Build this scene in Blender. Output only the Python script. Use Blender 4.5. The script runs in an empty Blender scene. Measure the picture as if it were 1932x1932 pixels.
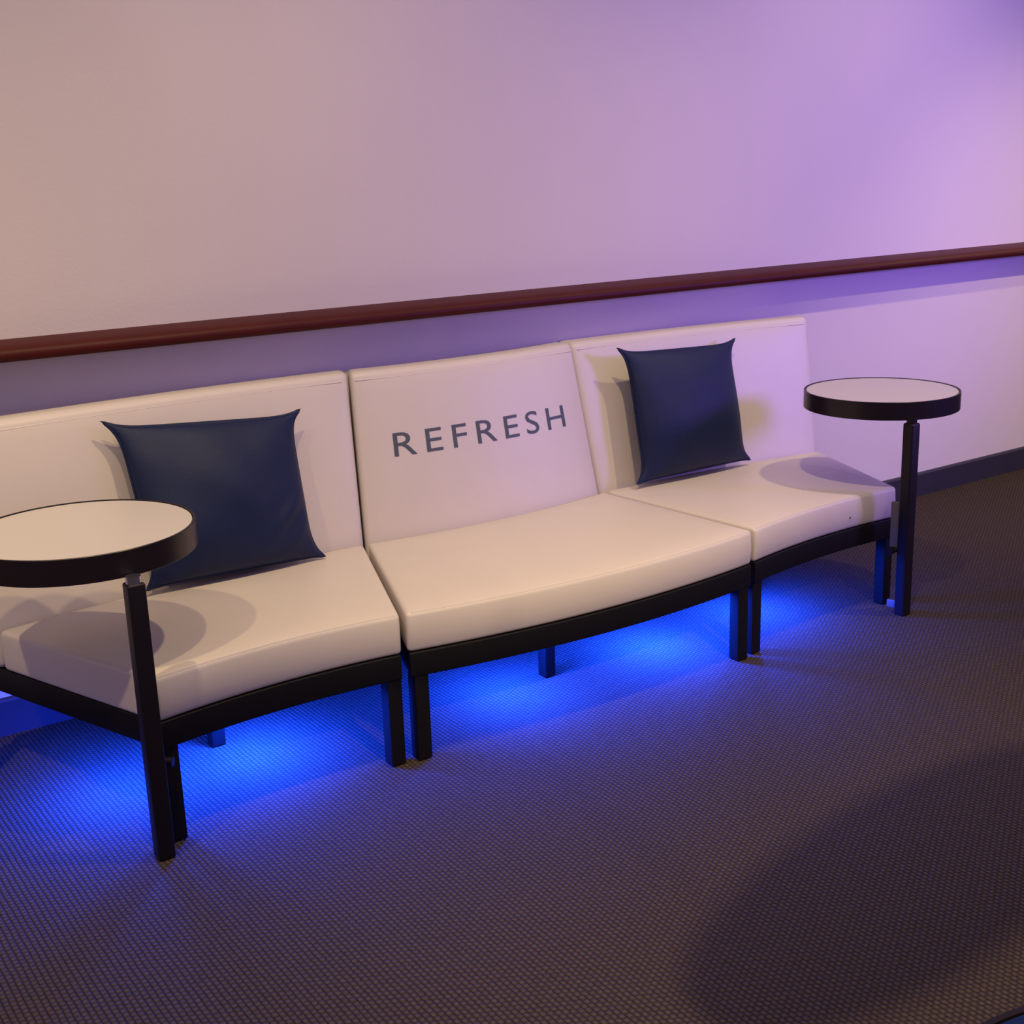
import bpy, bmesh, math, random
from mathutils import Vector, Matrix, noise

random.seed(4)
S = bpy.context.scene
COL = S.collection

# ------------------------------------------------------------------ camera
cam_d = bpy.data.cameras.new('camera'); cam = bpy.data.objects.new('camera', cam_d); COL.objects.link(cam)
cam_d.sensor_fit = 'HORIZONTAL'; cam_d.sensor_width = 36.0
cam_d.lens = 2368.96 / 1932.0 * 36.0
cam_d.clip_start = 0.02
yaw, pitch, roll = 0.606118, 0.262584, -0.032743
fwd = Vector((math.sin(yaw)*math.cos(pitch), math.cos(yaw)*math.cos(pitch), -math.sin(pitch)))
rt = Vector((math.cos(yaw), -math.sin(yaw), 0)); up = rt.cross(fwd)
r2 = rt*math.cos(roll) + up*math.sin(roll); u2 = -rt*math.sin(roll) + up*math.cos(roll)
M = Matrix((r2, u2, -fwd)).transposed().to_4x4(); M.translation = Vector((0, -3.58291, 1.50963))
cam.matrix_world = M
S.camera = cam

# ------------------------------------------------------------------ exposure, world, lights
S.view_settings.view_transform = 'Standard'; S.view_settings.look = 'None'
S.view_settings.gamma = 1.0; S.view_settings.exposure = 0.0
S.view_settings.use_curve_mapping = False

wd = bpy.data.worlds.new('world'); S.world = wd; wd.use_nodes = True
bg = wd.node_tree.nodes['Background']
bg.inputs[0].default_value = (0.315, 0.245, 0.42, 1); bg.inputs[1].default_value = 1.0

def aim(o, target):
    d = Vector(target) - o.location
    o.rotation_euler = d.to_track_quat('-Z', 'Y').to_euler()
def spot(name, loc, target, power, color, size, blend=0.6, radius=0.07):
    l = bpy.data.lights.new(name, 'SPOT'); o = bpy.data.objects.new(name, l); COL.objects.link(o)
    l.energy = power; l.color = color; l.spot_size = math.radians(size); l.spot_blend = blend
    l.shadow_soft_size = radius; o.location = loc; aim(o, target); return o
WARM = (1.0, 0.77, 0.40)
# the row of warm ceiling downlights in front of the wall
for x, w in ((-2.2, 150), (-0.75, 265), (0.65, 150), (2.05, 200), (4.2, 200)):
    spot('warm_spot', (x, -1.85, 3.9), (x, -0.65, 0.45), w*0.94, WARM, 84, 0.9, 0.05)
spot('warm_spot', (7.4, -2.7, 3.9), (5.3, -0.1, 0.3), 500, WARM, 42, 1.0, 0.05)
# violet stage wash thrown on the wall from the right of the room
spot('violet_wash', (5.5, -3.5, 1.6), (4.1, 0, 1.5), 440, (0.27, 0.13, 1.0), 74, 1.0, 0.35)
# added warm spot behind the viewpoint, lights the carpet for the panel's shadow
spot('warm_spot', (1.2, -5.6, 3.9), (2.1, -2.15, 0), 900, WARM, 34, 0.8, 0.02)

# ------------------------------------------------------------------ materials
def mat(name, color, rough=0.6, spec=0.5, metal=0.0, var=0.06, scale=12.0, bump=0.0, bscale=200.0, sheen=0.0, coat=0.0):
    m = bpy.data.materials.new(name); m.use_nodes = True
    nt = m.node_tree; N = nt.nodes; L = nt.links; b = N['Principled BSDF']
    b.inputs['Roughness'].default_value = rough; b.inputs['Specular IOR Level'].default_value = spec
    b.inputs['Metallic'].default_value = metal; b.inputs['Sheen Weight'].default_value = sheen
    b.inputs['Coat Weight'].default_value = coat
    tc = N.new('ShaderNodeTexCoord'); nz = N.new('ShaderNodeTexNoise'); nz.inputs['Scale'].default_value = scale
    nz.inputs['Detail'].default_value = 4
    L.new(tc.outputs['Object'], nz.inputs['Vector'])
    mx = N.new('ShaderNodeMix'); mx.data_type = 'RGBA'
    c = Vector(color)
    mx.inputs['A'].default_value = (*(c*(1-var)), 1); mx.inputs['B'].default_value = (*(c*(1+var)), 1)
    L.new(nz.outputs['Fac'], mx.inputs['Factor']); L.new(mx.outputs['Result'], b.inputs['Base Color'])
    if bump:
        n2 = N.new('ShaderNodeTexNoise'); n2.inputs['Scale'].default_value = bscale; n2.inputs['Detail'].default_value = 3
        L.new(tc.outputs['Object'], n2.inputs['Vector'])
        bp = N.new('ShaderNodeBump'); bp.inputs['Strength'].default_value = bump; bp.inputs['Distance'].default_value = 0.002
        L.new(n2.outputs['Fac'], bp.inputs['Height']); L.new(bp.outputs['Normal'], b.inputs['Normal'])
    return m

M_wall = mat('painted_wall', (0.63, 0.56, 0.55), 0.75, 0.2, var=0.02, scale=3, bump=0.25, bscale=90)
M_rail = mat('mahogany', (0.056, 0.0055, 0.0035), 0.5, 0.18, var=0.25, scale=9)
M_base = mat('dark_vinyl', (0.022, 0.018, 0.035), 0.5, 0.4)
M_vinyl = mat('cream_leatherette', (0.62, 0.555, 0.50), 0.42, 0.4, var=0.03, scale=7, bump=0.15, bscale=420)
M_frame = mat('black_wood', (0.004, 0.003, 0.004), 0.55, 0.2, var=0.2, scale=30)
M_pole = mat('black_metal', (0.007, 0.0045, 0.007), 0.45, 0.3, var=0.1)
M_rim = mat('bronze_rim', (0.016, 0.010, 0.012), 0.33, 0.4, metal=0.2, var=0.1)
M_top = mat('white_laminate', (0.56, 0.52, 0.49), 0.35, 0.4, var=0.01)
M_bluetop = mat('blue_laminate', (0.002, 0.020, 0.10), 0.45, 0.25, var=0.05)
M_pillow = mat('navy_fabric', (0.006, 0.013, 0.052), 0.5, 0.25, var=0.15, scale=25, bump=0.35, bscale=500, sheen=0.03)
M_print = mat('grey_print', (0.075, 0.09, 0.12), 0.6, 0.3, var=0.08)
M_chrome = mat('brushed_steel', (0.55, 0.55, 0.58), 0.3, 0.5, metal=1.0)
M_grey = mat('grey_steel', (0.10, 0.095, 0.10), 0.5, 0.4)
M_black = mat('dark_stud', (0.03, 0.02, 0.02), 0.5)

def emis(name, color, strength):
    m = bpy.data.materials.new(name); m.use_nodes = True
    b = m.node_tree.nodes['Principled BSDF']
    b.inputs['Base Color'].default_value = (0.02, 0.02, 0.05, 1)
    b.inputs['Emission Color'].default_value = (*color, 1); b.inputs['Emission Strength'].default_value = strength
    return m
BLUE = (0.006, 0.055, 1.0)
M_led = emis('blue_led', BLUE, 40)

def carpet_mat():
    m = bpy.data.materials.new('loop_carpet'); m.use_nodes = True
    nt = m.node_tree; N = nt.nodes; L = nt.links; b = N['Principled BSDF']
    b.inputs['Roughness'].default_value = 0.95; b.inputs['Specular IOR Level'].default_value = 0.1
    g = N.new('ShaderNodeNewGeometry'); sep = N.new('ShaderNodeSeparateXYZ'); L.new(g.outputs['Position'], sep.inputs[0])
    # gentle wobble of the rows
    nz = N.new('ShaderNodeTexNoise'); nz.inputs['Scale'].default_value = 14; L.new(g.outputs['Position'], nz.inputs['Vector'])
    def math_(op, a, bb=None):
        n = N.new('ShaderNodeMath'); n.operation = op
        for i, v in enumerate((a, bb)):
            if v is None: continue
            if isinstance(v, (int, float)): n.inputs[i].default_value = v
            else: L.new(v, n.inputs[i])
        return n.outputs[0]
    wob = math_('MULTIPLY', math_('SUBTRACT', nz.outputs['Fac'], 0.5), 0.004)
    px, py = 0.0125, 0.0145
    sx = math_('ABSOLUTE', math_('SINE', math_('MULTIPLY', math_('ADD', sep.outputs[0], wob), math.pi/px)))
    # every second row is shifted by half a loop
    row = math_('FLOOR', math_('DIVIDE', math_('ADD', sep.outputs[0], wob), px))
    sh = math_('MULTIPLY', math_('MODULO', row, 2.0), py*0.5)
    sy = math_('ABSOLUTE', math_('SINE', math_('MULTIPLY', math_('ADD', sep.outputs[1], sh), math.pi/py)))
    h = math_('POWER', math_('MULTIPLY', math_('POWER', sx, 0.7), math_('ADD', math_('MULTIPLY', sy, 0.75), 0.25)), 0.8)
    n2 = N.new('ShaderNodeTexNoise'); n2.inputs['Scale'].default_value = 70; n2.inputs['Detail'].default_value = 3
    L.new(g.outputs['Position'], n2.inputs['Vector'])
    n3 = N.new('ShaderNodeTexNoise'); n3.inputs['Scale'].default_value = 260; n3.inputs['Detail'].default_value = 2
    L.new(g.outputs['Position'], n3.inputs['Vector'])
    h2 = math_('MULTIPLY', h, math_('ADD', math_('MULTIPLY', n3.outputs['Fac'], 1.0), 0.45))
    ramp = N.new('ShaderNodeValToRGB'); L.new(h2, ramp.inputs[0])
    e = ramp.color_ramp.elements
    e[0].position = 0.0; e[0].color = (0.010, 0.007, 0.007, 1)
    e[1].position = 1.0; e[1].color = (0.076, 0.057, 0.047, 1)
    mx = N.new('ShaderNodeMix'); mx.data_type = 'RGBA'; mx.blend_type = 'MULTIPLY'; mx.inputs['Factor'].default_value = 0.35
    L.new(ramp.outputs[0], mx.inputs['A'])
    r2 = N.new('ShaderNodeValToRGB'); L.new(n2.outputs['Fac'], r2.inputs[0])
    r2.color_ramp.elements[0].position = 0.3; r2.color_ramp.elements[0].color = (0.5, 0.5, 0.55, 1)
    r2.color_ramp.elements[1].position = 0.7; r2.color_ramp.elements[1].color = (1.3, 1.2, 1.15, 1)
    L.new(r2.outputs[0], mx.inputs['B']); L.new(mx.outputs['Result'], b.inputs['Base Color'])
    bp = N.new('ShaderNodeBump'); bp.inputs['Strength'].default_value = 0.8; bp.inputs['Distance'].default_value = 0.004
    L.new(h2, bp.inputs['Height']); L.new(bp.outputs['Normal'], b.inputs['Normal'])
    return m
M_carpet = carpet_mat()

# ------------------------------------------------------------------ helpers
def link(name, bm, m, parent=None, smooth=True, bev=None):
    me = bpy.data.meshes.new(name)
    bmesh.ops.recalc_face_normals(bm, faces=bm.faces[:])
    bm.to_mesh(me); bm.free(); me.materials.append(m)
    o = bpy.data.objects.new(name, me); COL.objects.link(o)
    if smooth:
        me.polygons.foreach_set('use_smooth', [True]*len(me.polygons))
        me.update()
        try: me.set_sharp_from_angle(angle=math.radians(42))
        except Exception: pass
    if parent is not None:
        o.parent = parent
    return o
def thing(name, label, cat, loc, group=None):
    o = bpy.data.objects.new(name, None); COL.objects.link(o); o.location = loc
    o.empty_display_size = 0.1
    o['label'] = label; o['category'] = cat
    if group: o['group'] = group
    return o
def struct(name, bm, m, smooth=False):
    o = link(name, bm, m, None, smooth); o['kind'] = 'structure'; return o
def box(bm, lo, hi):
    r = bmesh.ops.create_cube(bm, size=1.0)['verts']
    for v in r:
        v.co = Vector([lo[i] + (v.co[i]+0.5)*(hi[i]-lo[i]) for i in range(3)])
    return r
def axis_lines(half, r, n):
    k = [0.0, 0.12, 0.3, 0.55, 1.0]
    a = [-half + r*t for t in k]
    mid = [(-half+r) + (2*(half-r))*i/n for i in range(1, n)]
    b = [half - r*t for t in reversed(k)]
    return a + mid + b
def rounded_box(bm, size, r, n, fn):
    """rounded box of the given size centred on 0, its grid mapped through fn(Vector, face_axis) -> Vector"""
    hs = [s/2 for s in size]
    ax = [axis_lines(hs[i], r, n[i]) for i in range(3)]
    cache = {}
    def vert(i, j, k):
        key = (i, j, k)
        if key not in cache:
            p = Vector((ax[0][i], ax[1][j], ax[2][k]))
            q = Vector([max(-(hs[t]-r), min(hs[t]-r, p[t])) for t in range(3)])
            d = p - q
            if d.length > 1e-9: p = q + d.normalized()*r
            cache[key] = bm.verts.new(fn(p))
        return cache[key]
    L = [len(a) for a in ax]
    for a in range(3):
        b, c = (a+1) % 3, (a+2) % 3
        for side in (0, L[a]-1):
            for i in range(L[b]-1):
                for j in range(L[c]-1):
                    q = []
                    for (di, dj) in ((0, 0), (1, 0), (1, 1), (0, 1)):
                        idx = [0, 0, 0]; idx[a] = side; idx[b] = i+di; idx[c] = j+dj
                        q.append(vert(*idx))
                    try: bm.faces.new(q)
                    except ValueError: pass
def tube(bm, pts, r, seg=8, closed=False):
    rings = []
    n = len(pts)
    for i, p in enumerate(pts):
        p = Vector(p)
        a = Vector(pts[(i-1) % n]) if (closed or i) else p
        b = Vector(pts[(i+1) % n]) if (closed or i < n-1) else p
        t = (b-a).normalized()
        s = t.cross(Vector((0, 0, 1)))
        s = s.normalized() if s.length > 1e-4 else Vector((1, 0, 0))
        w = s.cross(t)
        rings.append([bm.verts.new(p + (s*math.cos(2*math.pi*k/seg) + w*math.sin(2*math.pi*k/seg))*r) for k in range(seg)])
    for i in range(n if closed else n-1):
        A, B = rings[i], rings[(i+1) % n]
        for k in range(seg): bm.faces.new((A[k], A[(k+1) % seg], B[(k+1) % seg], B[k]))
    if not closed:
        bm.faces.new(rings[0]); bm.faces.new(rings[-1])
def lathe(bm, prof, c, seg=64):
    """profile of (radius, z) spun round the vertical through c"""
    rings = []
    for (r, z) in prof:
        if r < 1e-6: rings.append([bm.verts.new((c[0], c[1], z))])
        else: rings.append([bm.verts.new((c[0]+r*math.cos(2*math.pi*k/seg), c[1]+r*math.sin(2*math.pi*k/seg), z)) for k in range(seg)])
    for A, B in zip(rings[:-1], rings[1:]):
        for k in range(seg):
            a0, a1 = A[k % len(A)], A[(k+1) % len(A)]; b0, b1 = B[k % len(B)], B[(k+1) % len(B)]
            f = [a0, a1, b1, b0]; f = [x for i, x in enumerate(f) if x not in f[:i]]
            if len(f) > 2: bm.faces.new(f)

# ------------------------------------------------------------------ room shell
bm = bmesh.new(); box(bm, (-6, -9, -0.1), (13, 0.15, 0)); struct('floor', bm, M_carpet)
bm = bmesh.new(); box(bm, (-6, 0, 0), (13, 0.15, 4.2)); struct('wall_back', bm, M_wall)
bm = bmesh.new()
def extrude_profile(bm, prof, x0, x1):
    A = [bm.verts.new((x0, y, z)) for y, z in prof]; B = [bm.verts.new((x1, y, z)) for y, z in prof]
    n = len(prof)
    for i in range(n): bm.faces.new((A[i], A[(i+1) % n], B[(i+1) % n], B[i]))
    bm.faces.new(A); bm.faces.new(B)
extrude_profile(bm, [(0, 0.0), (-0.012, 0.0), (-0.012, 0.102), (-0.009, 0.109), (-0.004, 0.112), (0, 0.112)], -6, 13)
struct('baseboard_back', bm, M_base)
bm = bmesh.new()
extrude_profile(bm, [(0, 1.122), (-0.035, 1.119), (-0.066, 1.113), (-0.088, 1.108), (-0.098, 1.101), (-0.103, 1.092),
                     (-0.103, 1.082), (-0.098, 1.073), (-0.088, 1.070), (0, 1.070)], -6, 13)
struct('trim_1', bm, M_rail, True)

# ------------------------------------------------------------------ curved bench modules
Z_LEG, Z_FRAME, Z_SEAT, Z_BACK = 0.246, 0.314, 0.430, 0.932
LEAN, TH = 0.150, 0.085

class Plan:
    def __init__(s, FL, FR, BL, BR, bf, bb):
        s.FL, s.FR, s.BL, s.BR, s.bf, s.bb = [Vector(q) if isinstance(q, tuple) else q for q in (FL, FR, BL, BR, bf, bb)]
        s.W = ((s.FR-s.FL).length + (s.BR-s.BL).length)/2
        s.D = ((s.BL-s.FL).length + (s.BR-s.FR).length)/2
    def arc(s, A, B, u, b):
        d = (B-A).normalized(); n = Vector((d.y, -d.x))
        return A.lerp(B, u) + n*(b*4*u*(1-u))
    def p(s, u, v, z):
        a = s.arc(s.FL, s.FR, u, s.bf); b = s.arc(s.BL, s.BR, u, s.bb)
        q = a.lerp(b, v); return Vector((q.x, q.y, z))

def lean_at(z):
    t = max(0.0, min(1.0, (z - 0.36)/(Z_BACK - 0.36)))
    return LEAN*t

def bench(plan, label, loc, lettering=False, stud=None, cent=(0.5, 0.5), leds=(), ends=(False, False)):
    t = thing('curved_bench', label, 'bench', loc, 'curved cream bench units in a row against the wall')
    o = Vector(loc)
    P = lambda u, v, z: plan.p(u, v, z) - o
    W, D = plan.W, plan.D
    # seat cushion: boxed, rounded and slightly crowned
    h = Z_SEAT - Z_FRAME
    bm = bmesh.new()
    def f(p):
        u = p.x/W + 0.5; v = p.y/D + 0.5
        crown = 0.006*max(0, 1-(2*u-1)**4)*max(0, 1-(2*v-1)**4) if p.z > 0 else 0
        bulge = 0.006*math.cos(p.z/h*math.pi) if abs(p.z) < h/2 else 0
        dv = -bulge/D if v < 0.5 else 0
        return P(u, v+dv, Z_FRAME + h/2 + p.z + crown - (0.006 if p.z > 0 else 0))
    rounded_box(bm, (W-0.001, D, h), 0.013, (20, 10, 3), f)
    seat = link('seat', bm, M_vinyl, t)
    # welt seams round the top of the cushion
    e = 0.5 - 0.010/W - 0.004/W
    bm = bmesh.new(); pts = []
    n = 26
    vv0 = 0.006/D
    for i in range(n+1): pts.append(P(0.5-e + 2*e*i/n, vv0, Z_SEAT-0.0096))
    tube(bm, pts, 0.0032, 6)
    link('piping', bm, M_vinyl, seat)
    # backrest: a leaning slab that follows the rear arc
    z0 = Z_FRAME; hb = Z_BACK - z0
    bm = bmesh.new()
    def g(p):
        u = p.x/W + 0.5; z = z0 + hb/2 + p.z
        puff = -0.010*max(0, 1-(2*u-1)**6)*max(0, 1-(2*p.z/hb)**4) if p.y < 0 else 0
        v = 1.0 + (p.y + TH/2 + lean_at(z) + puff + 0.010)/D
        return P(u, v, z)
    rounded_box(bm, (W+0.006, TH, hb), 0.019, (20, 2, 14), g)
    back = link('backrest', bm, M_vinyl, t)
    bm = bmesh.new(); pts = []
    for i in range(n+1):
        u = 0.5-e + 2*e*i/n; z = Z_BACK-0.026
        pts.append(P(u, 1.0 + (lean_at(z) + 0.0098)/D, z))
    tube(bm, pts, 0.003, 6); link('piping', bm, M_vinyl, back)
    # frame rails
    Vb = 1.0 + (LEAN + TH)/D*0.75
    ft = 0.045
    def rail(u0, u1, v0, v1, nn):
        bm = bmesh.new()
        sx, sy, sz = (u1-u0)*W, (v1-v0)*D, Z_FRAME-Z_LEG
        def k(p): return P(u0 + (p.x/sx+0.5)*(u1-u0), v0 + (p.y/sy+0.5)*(v1-v0), Z_LEG + sz/2 + p.z)
        rounded_box(bm, (sx, sy, sz), 0.004, nn, k); return bm
    link('frame_rail', rail(0.004, 0.996, -0.006, ft/D, (20, 1, 1)), M_frame, t)
    link('frame_rail', rail(0.004, 0.996, Vb-ft/D, Vb, (20, 1, 1)), M_frame, t)
    link('frame_rail', rail(0.004, ft/W, ft/D, Vb-ft/D, (1, 6, 1)), M_frame, t)
    link('frame_rail', rail(1-ft/W, 0.996, ft/D, Vb-ft/D, (1, 6, 1)), M_frame, t)
    link('seat_board', rail(ft/W, 1-ft/W, ft/D, Vb-ft/D, (8, 4, 1)), M_frame, t).scale = (1, 1, 1)
    # four square corner legs and one support in the middle
    lw = 0.042
    fw = (plan.FR-plan.FL).length; bw = (plan.BR-plan.BL).length
    d = (plan.FR-plan.FL).normalized(); nn = Vector((-d.y, d.x))
    for (u, v) in ((0.030/fw, 0.025/D), (1-0.030/fw, 0.025/D), (0.0 if ends[0] else 0.04/bw, Vb-0.03/D), (1.0 if ends[1] else 1-0.04/bw, Vb-0.03/D), cent):
        c = plan.p(u, v, 0).to_2d() if hasattr(Vector, 'to_2d') else plan.p(u, v, 0)
        bm = bmesh.new()
        w = lw if (u, v) != cent else 0.040
        def k(p): q = Vector((c[0], c[1])) + d*p.x + nn*p.y; return Vector((q.x, q.y, Z_LEG/2 + 0.002 + p.z)) - o
        rounded_box(bm, (w, w, Z_LEG+0.004-0.004), 0.004, (1, 1, 1), k)
        link('leg', bm, M_frame, t)
    # blue light pucks under the seat
    for (u, v, pw) in leds:
        c = plan.p(u, v, 0)
        bm = bmesh.new(); lathe(bm, [(0, Z_LEG-0.001), (0.04, Z_LEG-0.001), (0.045, Z_LEG-0.006), (0.045, Z_LEG-0.016), (0.038, Z_LEG-0.018), (0, Z_LEG-0.018)], c-o, 24)
        link('blue_led_light', bm, M_led, t)['label'] = 'round blue lamp under the seat'
        l = bpy.data.lights.new('blue_under_light', 'AREA'); l.shape = 'DISK'; l.size = 0.10
        l.energy = pw; l.color = BLUE; lo = bpy.data.objects.new('blue_under_light', l); COL.objects.link(lo)
        lo.location = (c.x, c.y, Z_LEG-0.022); lo.parent = None
    if stud:
        bm = bmesh.new(); bmesh.ops.create_icosphere(bm, subdivisions=1, radius=0.0035)
        bmesh.ops.translate(bm, verts=bm.verts, vec=P(stud[0], -0.006/D, stud[1]))
        link('stud', bm, M_black, seat)['label'] = 'tiny dark stud'
    if lettering:
        cu = bpy.data.curves.new('txt', 'FONT'); cu.body = 'REFRESH'; cu.size = 1.0; cu.space_character = 1.32; cu.resolution_u = 4
        to = bpy.data.objects.new('txt', cu); COL.objects.link(to)
        dg = bpy.context.evaluated_depsgraph_get()
        me = bpy.data.meshes.new_from_object(to.evaluated_get(dg))
        bm = bmesh.new(); bm.from_mesh(me); bpy.data.objects.remove(to); bpy.data.meshes.remove(me); bpy.data.curves.remove(cu)
        xs = [v.co.x for v in bm.verts]; ys = [v.co.y for v in bm.verts]
        x0, x1, y0, y1 = min(xs), max(xs), min(ys), max(ys)
        # one flat printed shape per letter, laid on the curved face of the backrest
        todo = set(bm.verts); letters = []
        while todo:
            stack = [todo.pop()]; comp = []
            while stack:
                v = stack.pop(); comp.append(v)
                for ed in v.link_edges:
                    w = ed.other_vert(v)
                    if w in todo: todo.remove(w); stack.append(w)
            letters.append(comp)
        letters.sort(key=lambda c: min(v.co.x for v in c))
        for comp in letters:
            lb = bmesh.new(); m_ = {}
            for v in comp:
                u = lettering[0] + (v.co.x-x0)/(x1-x0)*(lettering[1]-lettering[0])
                z = lettering[2] + (v.co.y-y0)/(y1-y0)*lettering[3]
                puff = -0.010*max(0, 1-(2*u-1)**6)*max(0, 1-(2*(z-z0-hb/2)/hb)**4)
                m_[v] = lb.verts.new(P(u, 1.0 + (lean_at(z) + puff + 0.010 - 0.0012)/D, z))
            for fc in {fc for v in comp for fc in v.link_faces}: lb.faces.new([m_[v] for v in fc.verts])
            link('letter', lb, M_print, back, smooth=False)
        bm.free()
    return t

pl = Plan((0.840, -0.912), (1.497, -0.900), (0.640, -0.335), (1.738, -0.268), -0.028, -0.035)
pm = Plan((1.512, -0.902), (2.733, -0.940), (1.752, -0.268), (2.700, -0.256), 0.055, 0.045)
pr = Plan((2.748, -0.936), (3.490, -0.886), (2.712, -0.254), (3.735, -0.322), -0.028, -0.030)
bench(pl, 'cream curved bench unit at the left end with a creased navy pillow on it', (1.17, -0.55, 0),
      cent=(0.46, 0.70), leds=((0.52, 0.48, 55), (0.12, 0.55, 30)), ends=(True, False))
bench(pm, 'cream curved bench unit in the middle printed with the word REFRESH', (2.15, -0.55, 0),
      lettering=(0.128, 0.880, 0.665, 0.073), cent=(0.48, 0.50), leds=((0.33, 0.42, 46), (0.86, 0.42, 62)))
bench(pr, 'cream curved bench unit at the right end with a smooth navy pillow on it', (3.15, -0.55, 0),
      stud=(0.69, 0.356), cent=(0.5, 0.62), leds=((0.36, 0.42, 44),), ends=(False, True))

# ------------------------------------------------------------------ pillows
def pillow(corners, thick, label, seed, fold):
    """corners: top-left, top-right, bottom-right, bottom-left of the mid plane"""
    TL, TR, BR, BL = [Vector(c) for c in corners]
    cen = (TL+TR+BR+BL)/4; base = Vector((cen.x, cen.y, min(BL.z, BR.z)))
    nrm = (TR-BL).cross(TL-BR).normalized()
    if nrm.y > 0: nrm = -nrm
    t = thing('throw_pillow', label, 'pillow', base, 'navy pillows on the benches')
    N = 40
    def surf(s, q, side):
        # s left-right, q top-down in [-1, 1]
        ks, kq = 0.12, 0.075
        x = s*(1 - ks*(1-abs(q)**7)*abs(s)**1.5); y = q*(1 - (kq if q < 0 else 0.012)*(1-abs(s)**7)*abs(q)**1.5)
        ear = (abs(s)**14)*(abs(q)**14)
        x *= 1 + 0.02*ear; y *= 1 + 0.02*ear
        p = TL.lerp(TR, (x+1)/2).lerp(BL.lerp(BR, (x+1)/2), (y+1)/2)
        prof = (max(0, 1-s*s)**0.55)*(max(0, 1-q*q)**0.5)
        sag = 1 + 0.25*q
        d = thick/2*prof*sag
        d += 0.010*prof*noise.noise(Vector((s*1.7+seed, q*1.7, seed*3.1)))
        d += fold*0.012*prof*math.exp(-((s-0.75)**2+(q-0.5)**2)*9)*math.sin((s+q)*14)
        d += 0.0035
        return p + nrm*(d if side > 0 else -d*0.8) - base
    bm = bmesh.new()
    def par(i): 
        a = -1 + 2*i/N; return math.sin(a*math.pi/2)*0.6 + a*0.4
    F = [[bm.verts.new(surf(par(i), par(j), 1)) for j in range(N+1)] for i in range(N+1)]
    B = [[bm.verts.new(surf(par(i), par(j), -1)) for j in range(N+1)] for i in range(N+1)]
    for i in range(N):
        for j in range(N):
            bm.faces.new((F[i][j], F[i+1][j], F[i+1][j+1], F[i][j+1]))
            bm.faces.new((B[i][j], B[i][j+1], B[i+1][j+1], B[i+1][j]))
    edge = [(i, 0) for i in range(N)] + [(N, j) for j in range(N)] + [(i, N) for i in range(N, 0, -1)] + [(0, j) for j in range(N, 0, -1)]
    for (a, b) in zip(edge, edge[1:]+edge[:1]):
        bm.faces.new((F[a[0]][a[1]], F[b[0]][b[1]], B[b[0]][b[1]], B[a[0]][a[1]]))
    link('cushion', bm, M_pillow, t)
    bm = bmesh.new()
    pts = []
    for (i, j) in edge: 
        pts.append((surf(par(i), par(j), 1) + surf(par(i), par(j), -1))/2)
    tube(bm, pts, 0.0045, 6, closed=True)
    link('piping', bm, M_pillow, t)
    return t
pillow([(1.012, -0.195, 0.893), (1.588, -0.195, 0.851), (1.566, -0.335, 0.439), (1.036, -0.335, 0.451)], 0.15,
       'creased navy pillow with pointed corners behind the nearer table', 1.3, 1.0)
pillow([(2.826, -0.195, 0.905), (3.388, -0.195, 0.884), (3.350, -0.320, 0.453), (2.806, -0.320, 0.451)], 0.15,
       'smooth navy pillow with pointed corners to the right of the lettering', 7.7, 0.0)

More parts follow.
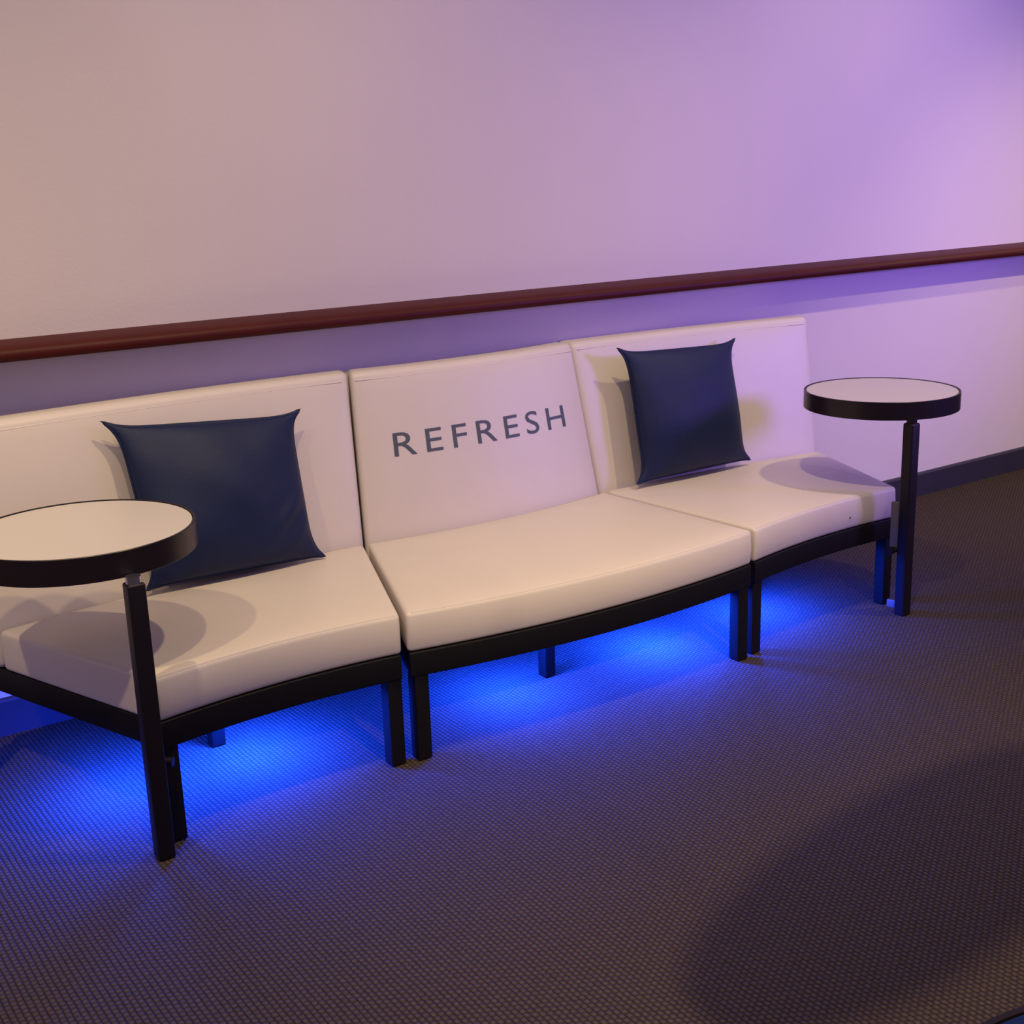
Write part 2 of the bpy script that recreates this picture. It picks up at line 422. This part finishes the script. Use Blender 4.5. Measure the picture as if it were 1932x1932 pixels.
# ------------------------------------------------------------------ round side tables
def side_table(c, pole, label, top_mat, zt=0.742, R=0.265, th=0.061, bracket=None, collar=M_chrome):
    t = thing('side_table', label, 'table', (pole[0], pole[1], 0), 'round clip-on side tables')
    o = Vector((pole[0], pole[1], 0)); cc = Vector((c[0], c[1], 0)) - o
    bm = bmesh.new(); lathe(bm, [(0, zt-0.002), (R-0.009, zt-0.002), (R-0.008, zt-0.006), (R-0.008, zt-0.02), (0, zt-0.02)], cc, 96)
    link('tabletop', bm, top_mat, t)
    bm = bmesh.new(); lathe(bm, [(R-0.0065, zt-0.03), (R-0.0065, zt-0.001), (R-0.0045, zt), (R-0.001, zt), (R, zt-0.001), (R, zt-th+0.001), (R-0.001, zt-th),
                                 (R-0.0065, zt-th), (R-0.0065, zt-th+0.012)], cc, 96)
    rim = link('rim', bm, M_rim, t); rim['label'] = 'dark bronze rim'
    bm = bmesh.new(); lathe(bm, [(0, zt-0.021), (R-0.007, zt-0.021), (R-0.007, zt-th+0.006), (0, zt-th+0.006)], cc, 64)
    link('underside', bm, M_frame, t)
    s = 0.0205
    bm = bmesh.new()
    rounded_box(bm, (2*s, 2*s, zt-th-0.009), 0.006, (1, 1, 1), lambda p: Vector((p.x, p.y, (zt-th-0.009)/2 + p.z)))
    link('pole', bm, M_pole, t)
    bm = bmesh.new(); lathe(bm, [(0, zt-th-0.010), (0.017, zt-th-0.010), (0.017, zt-th+0.0065), (0, zt-th+0.0065)], (0, 0), 24)
    link('collar', bm, collar, t)
    if bracket:
        bx, by = bracket
        L = math.hypot(bx, by); d = Vector((bx/L, by/L, 0)); n = Vector((-d.y, d.x, 0))
        for (z0, z1) in ((0.235, 0.395), (0.018, 0.045)):
            bm = bmesh.new()
            rounded_box(bm, (L, 0.012, z1-z0), 0.003, (1, 1, 1), lambda p: d*(p.x+L/2) + n*p.y + Vector((0, 0, (z0+z1)/2 + p.z)))
            link('bracket', bm, M_grey, t)['label'] = 'grey steel clamp bracket'
        bm = bmesh.new()
        c2 = d*(L*0.75)
        tube(bm, [c2 + n*-0.03 + Vector((0, 0, 0.225)), c2 + n*0.03 + Vector((0, 0, 0.225))], 0.012, 12)
        link('clamp_knob', bm, M_pole, t)
    return t
side_table((3.553, -0.753), (3.425, -0.985), 'white topped round table at the far right end of the benches', M_top, bracket=(-0.012, 0.055), collar=M_pole)
side_table((0.787, -0.666), (0.810, -0.950), 'white topped round table in front of the left bench corner', M_top, bracket=(0.03, 0.035))
side_table((0.890, -3.270), (0.99, -3.45), 'round table with dark blue top peeking in at the bottom right corner', M_bluetop)

# an oval panel added out of view to cast the carpet shadow
t = thing('added_shadow_panel', 'unseen black oval panel on wires, added to cast a shadow on the carpet', 'panel', (1.535, -4.36, 2.52))
bm = bmesh.new(); lathe(bm, [(0, 0), (0.97, 0), (1.0, 0.006), (1.0, 0.024), (0.985, 0.03), (0, 0.03)], (0, 0), 64)
ca, sa = math.cos(0.12), math.sin(0.12)
for v in bm.verts:
    x, y = v.co.x*0.27, v.co.y*0.085
    v.co.x, v.co.y = x*ca - y*sa, x*sa + y*ca
link('shadow_board', bm, M_frame, t)
for x in (-0.18, 0.18):
    bm = bmesh.new(); tube(bm, [(x, x*0.12, 0.025), (x, x*0.12, 1.68)], 0.0012, 6); link('wire', bm, M_grey, t)
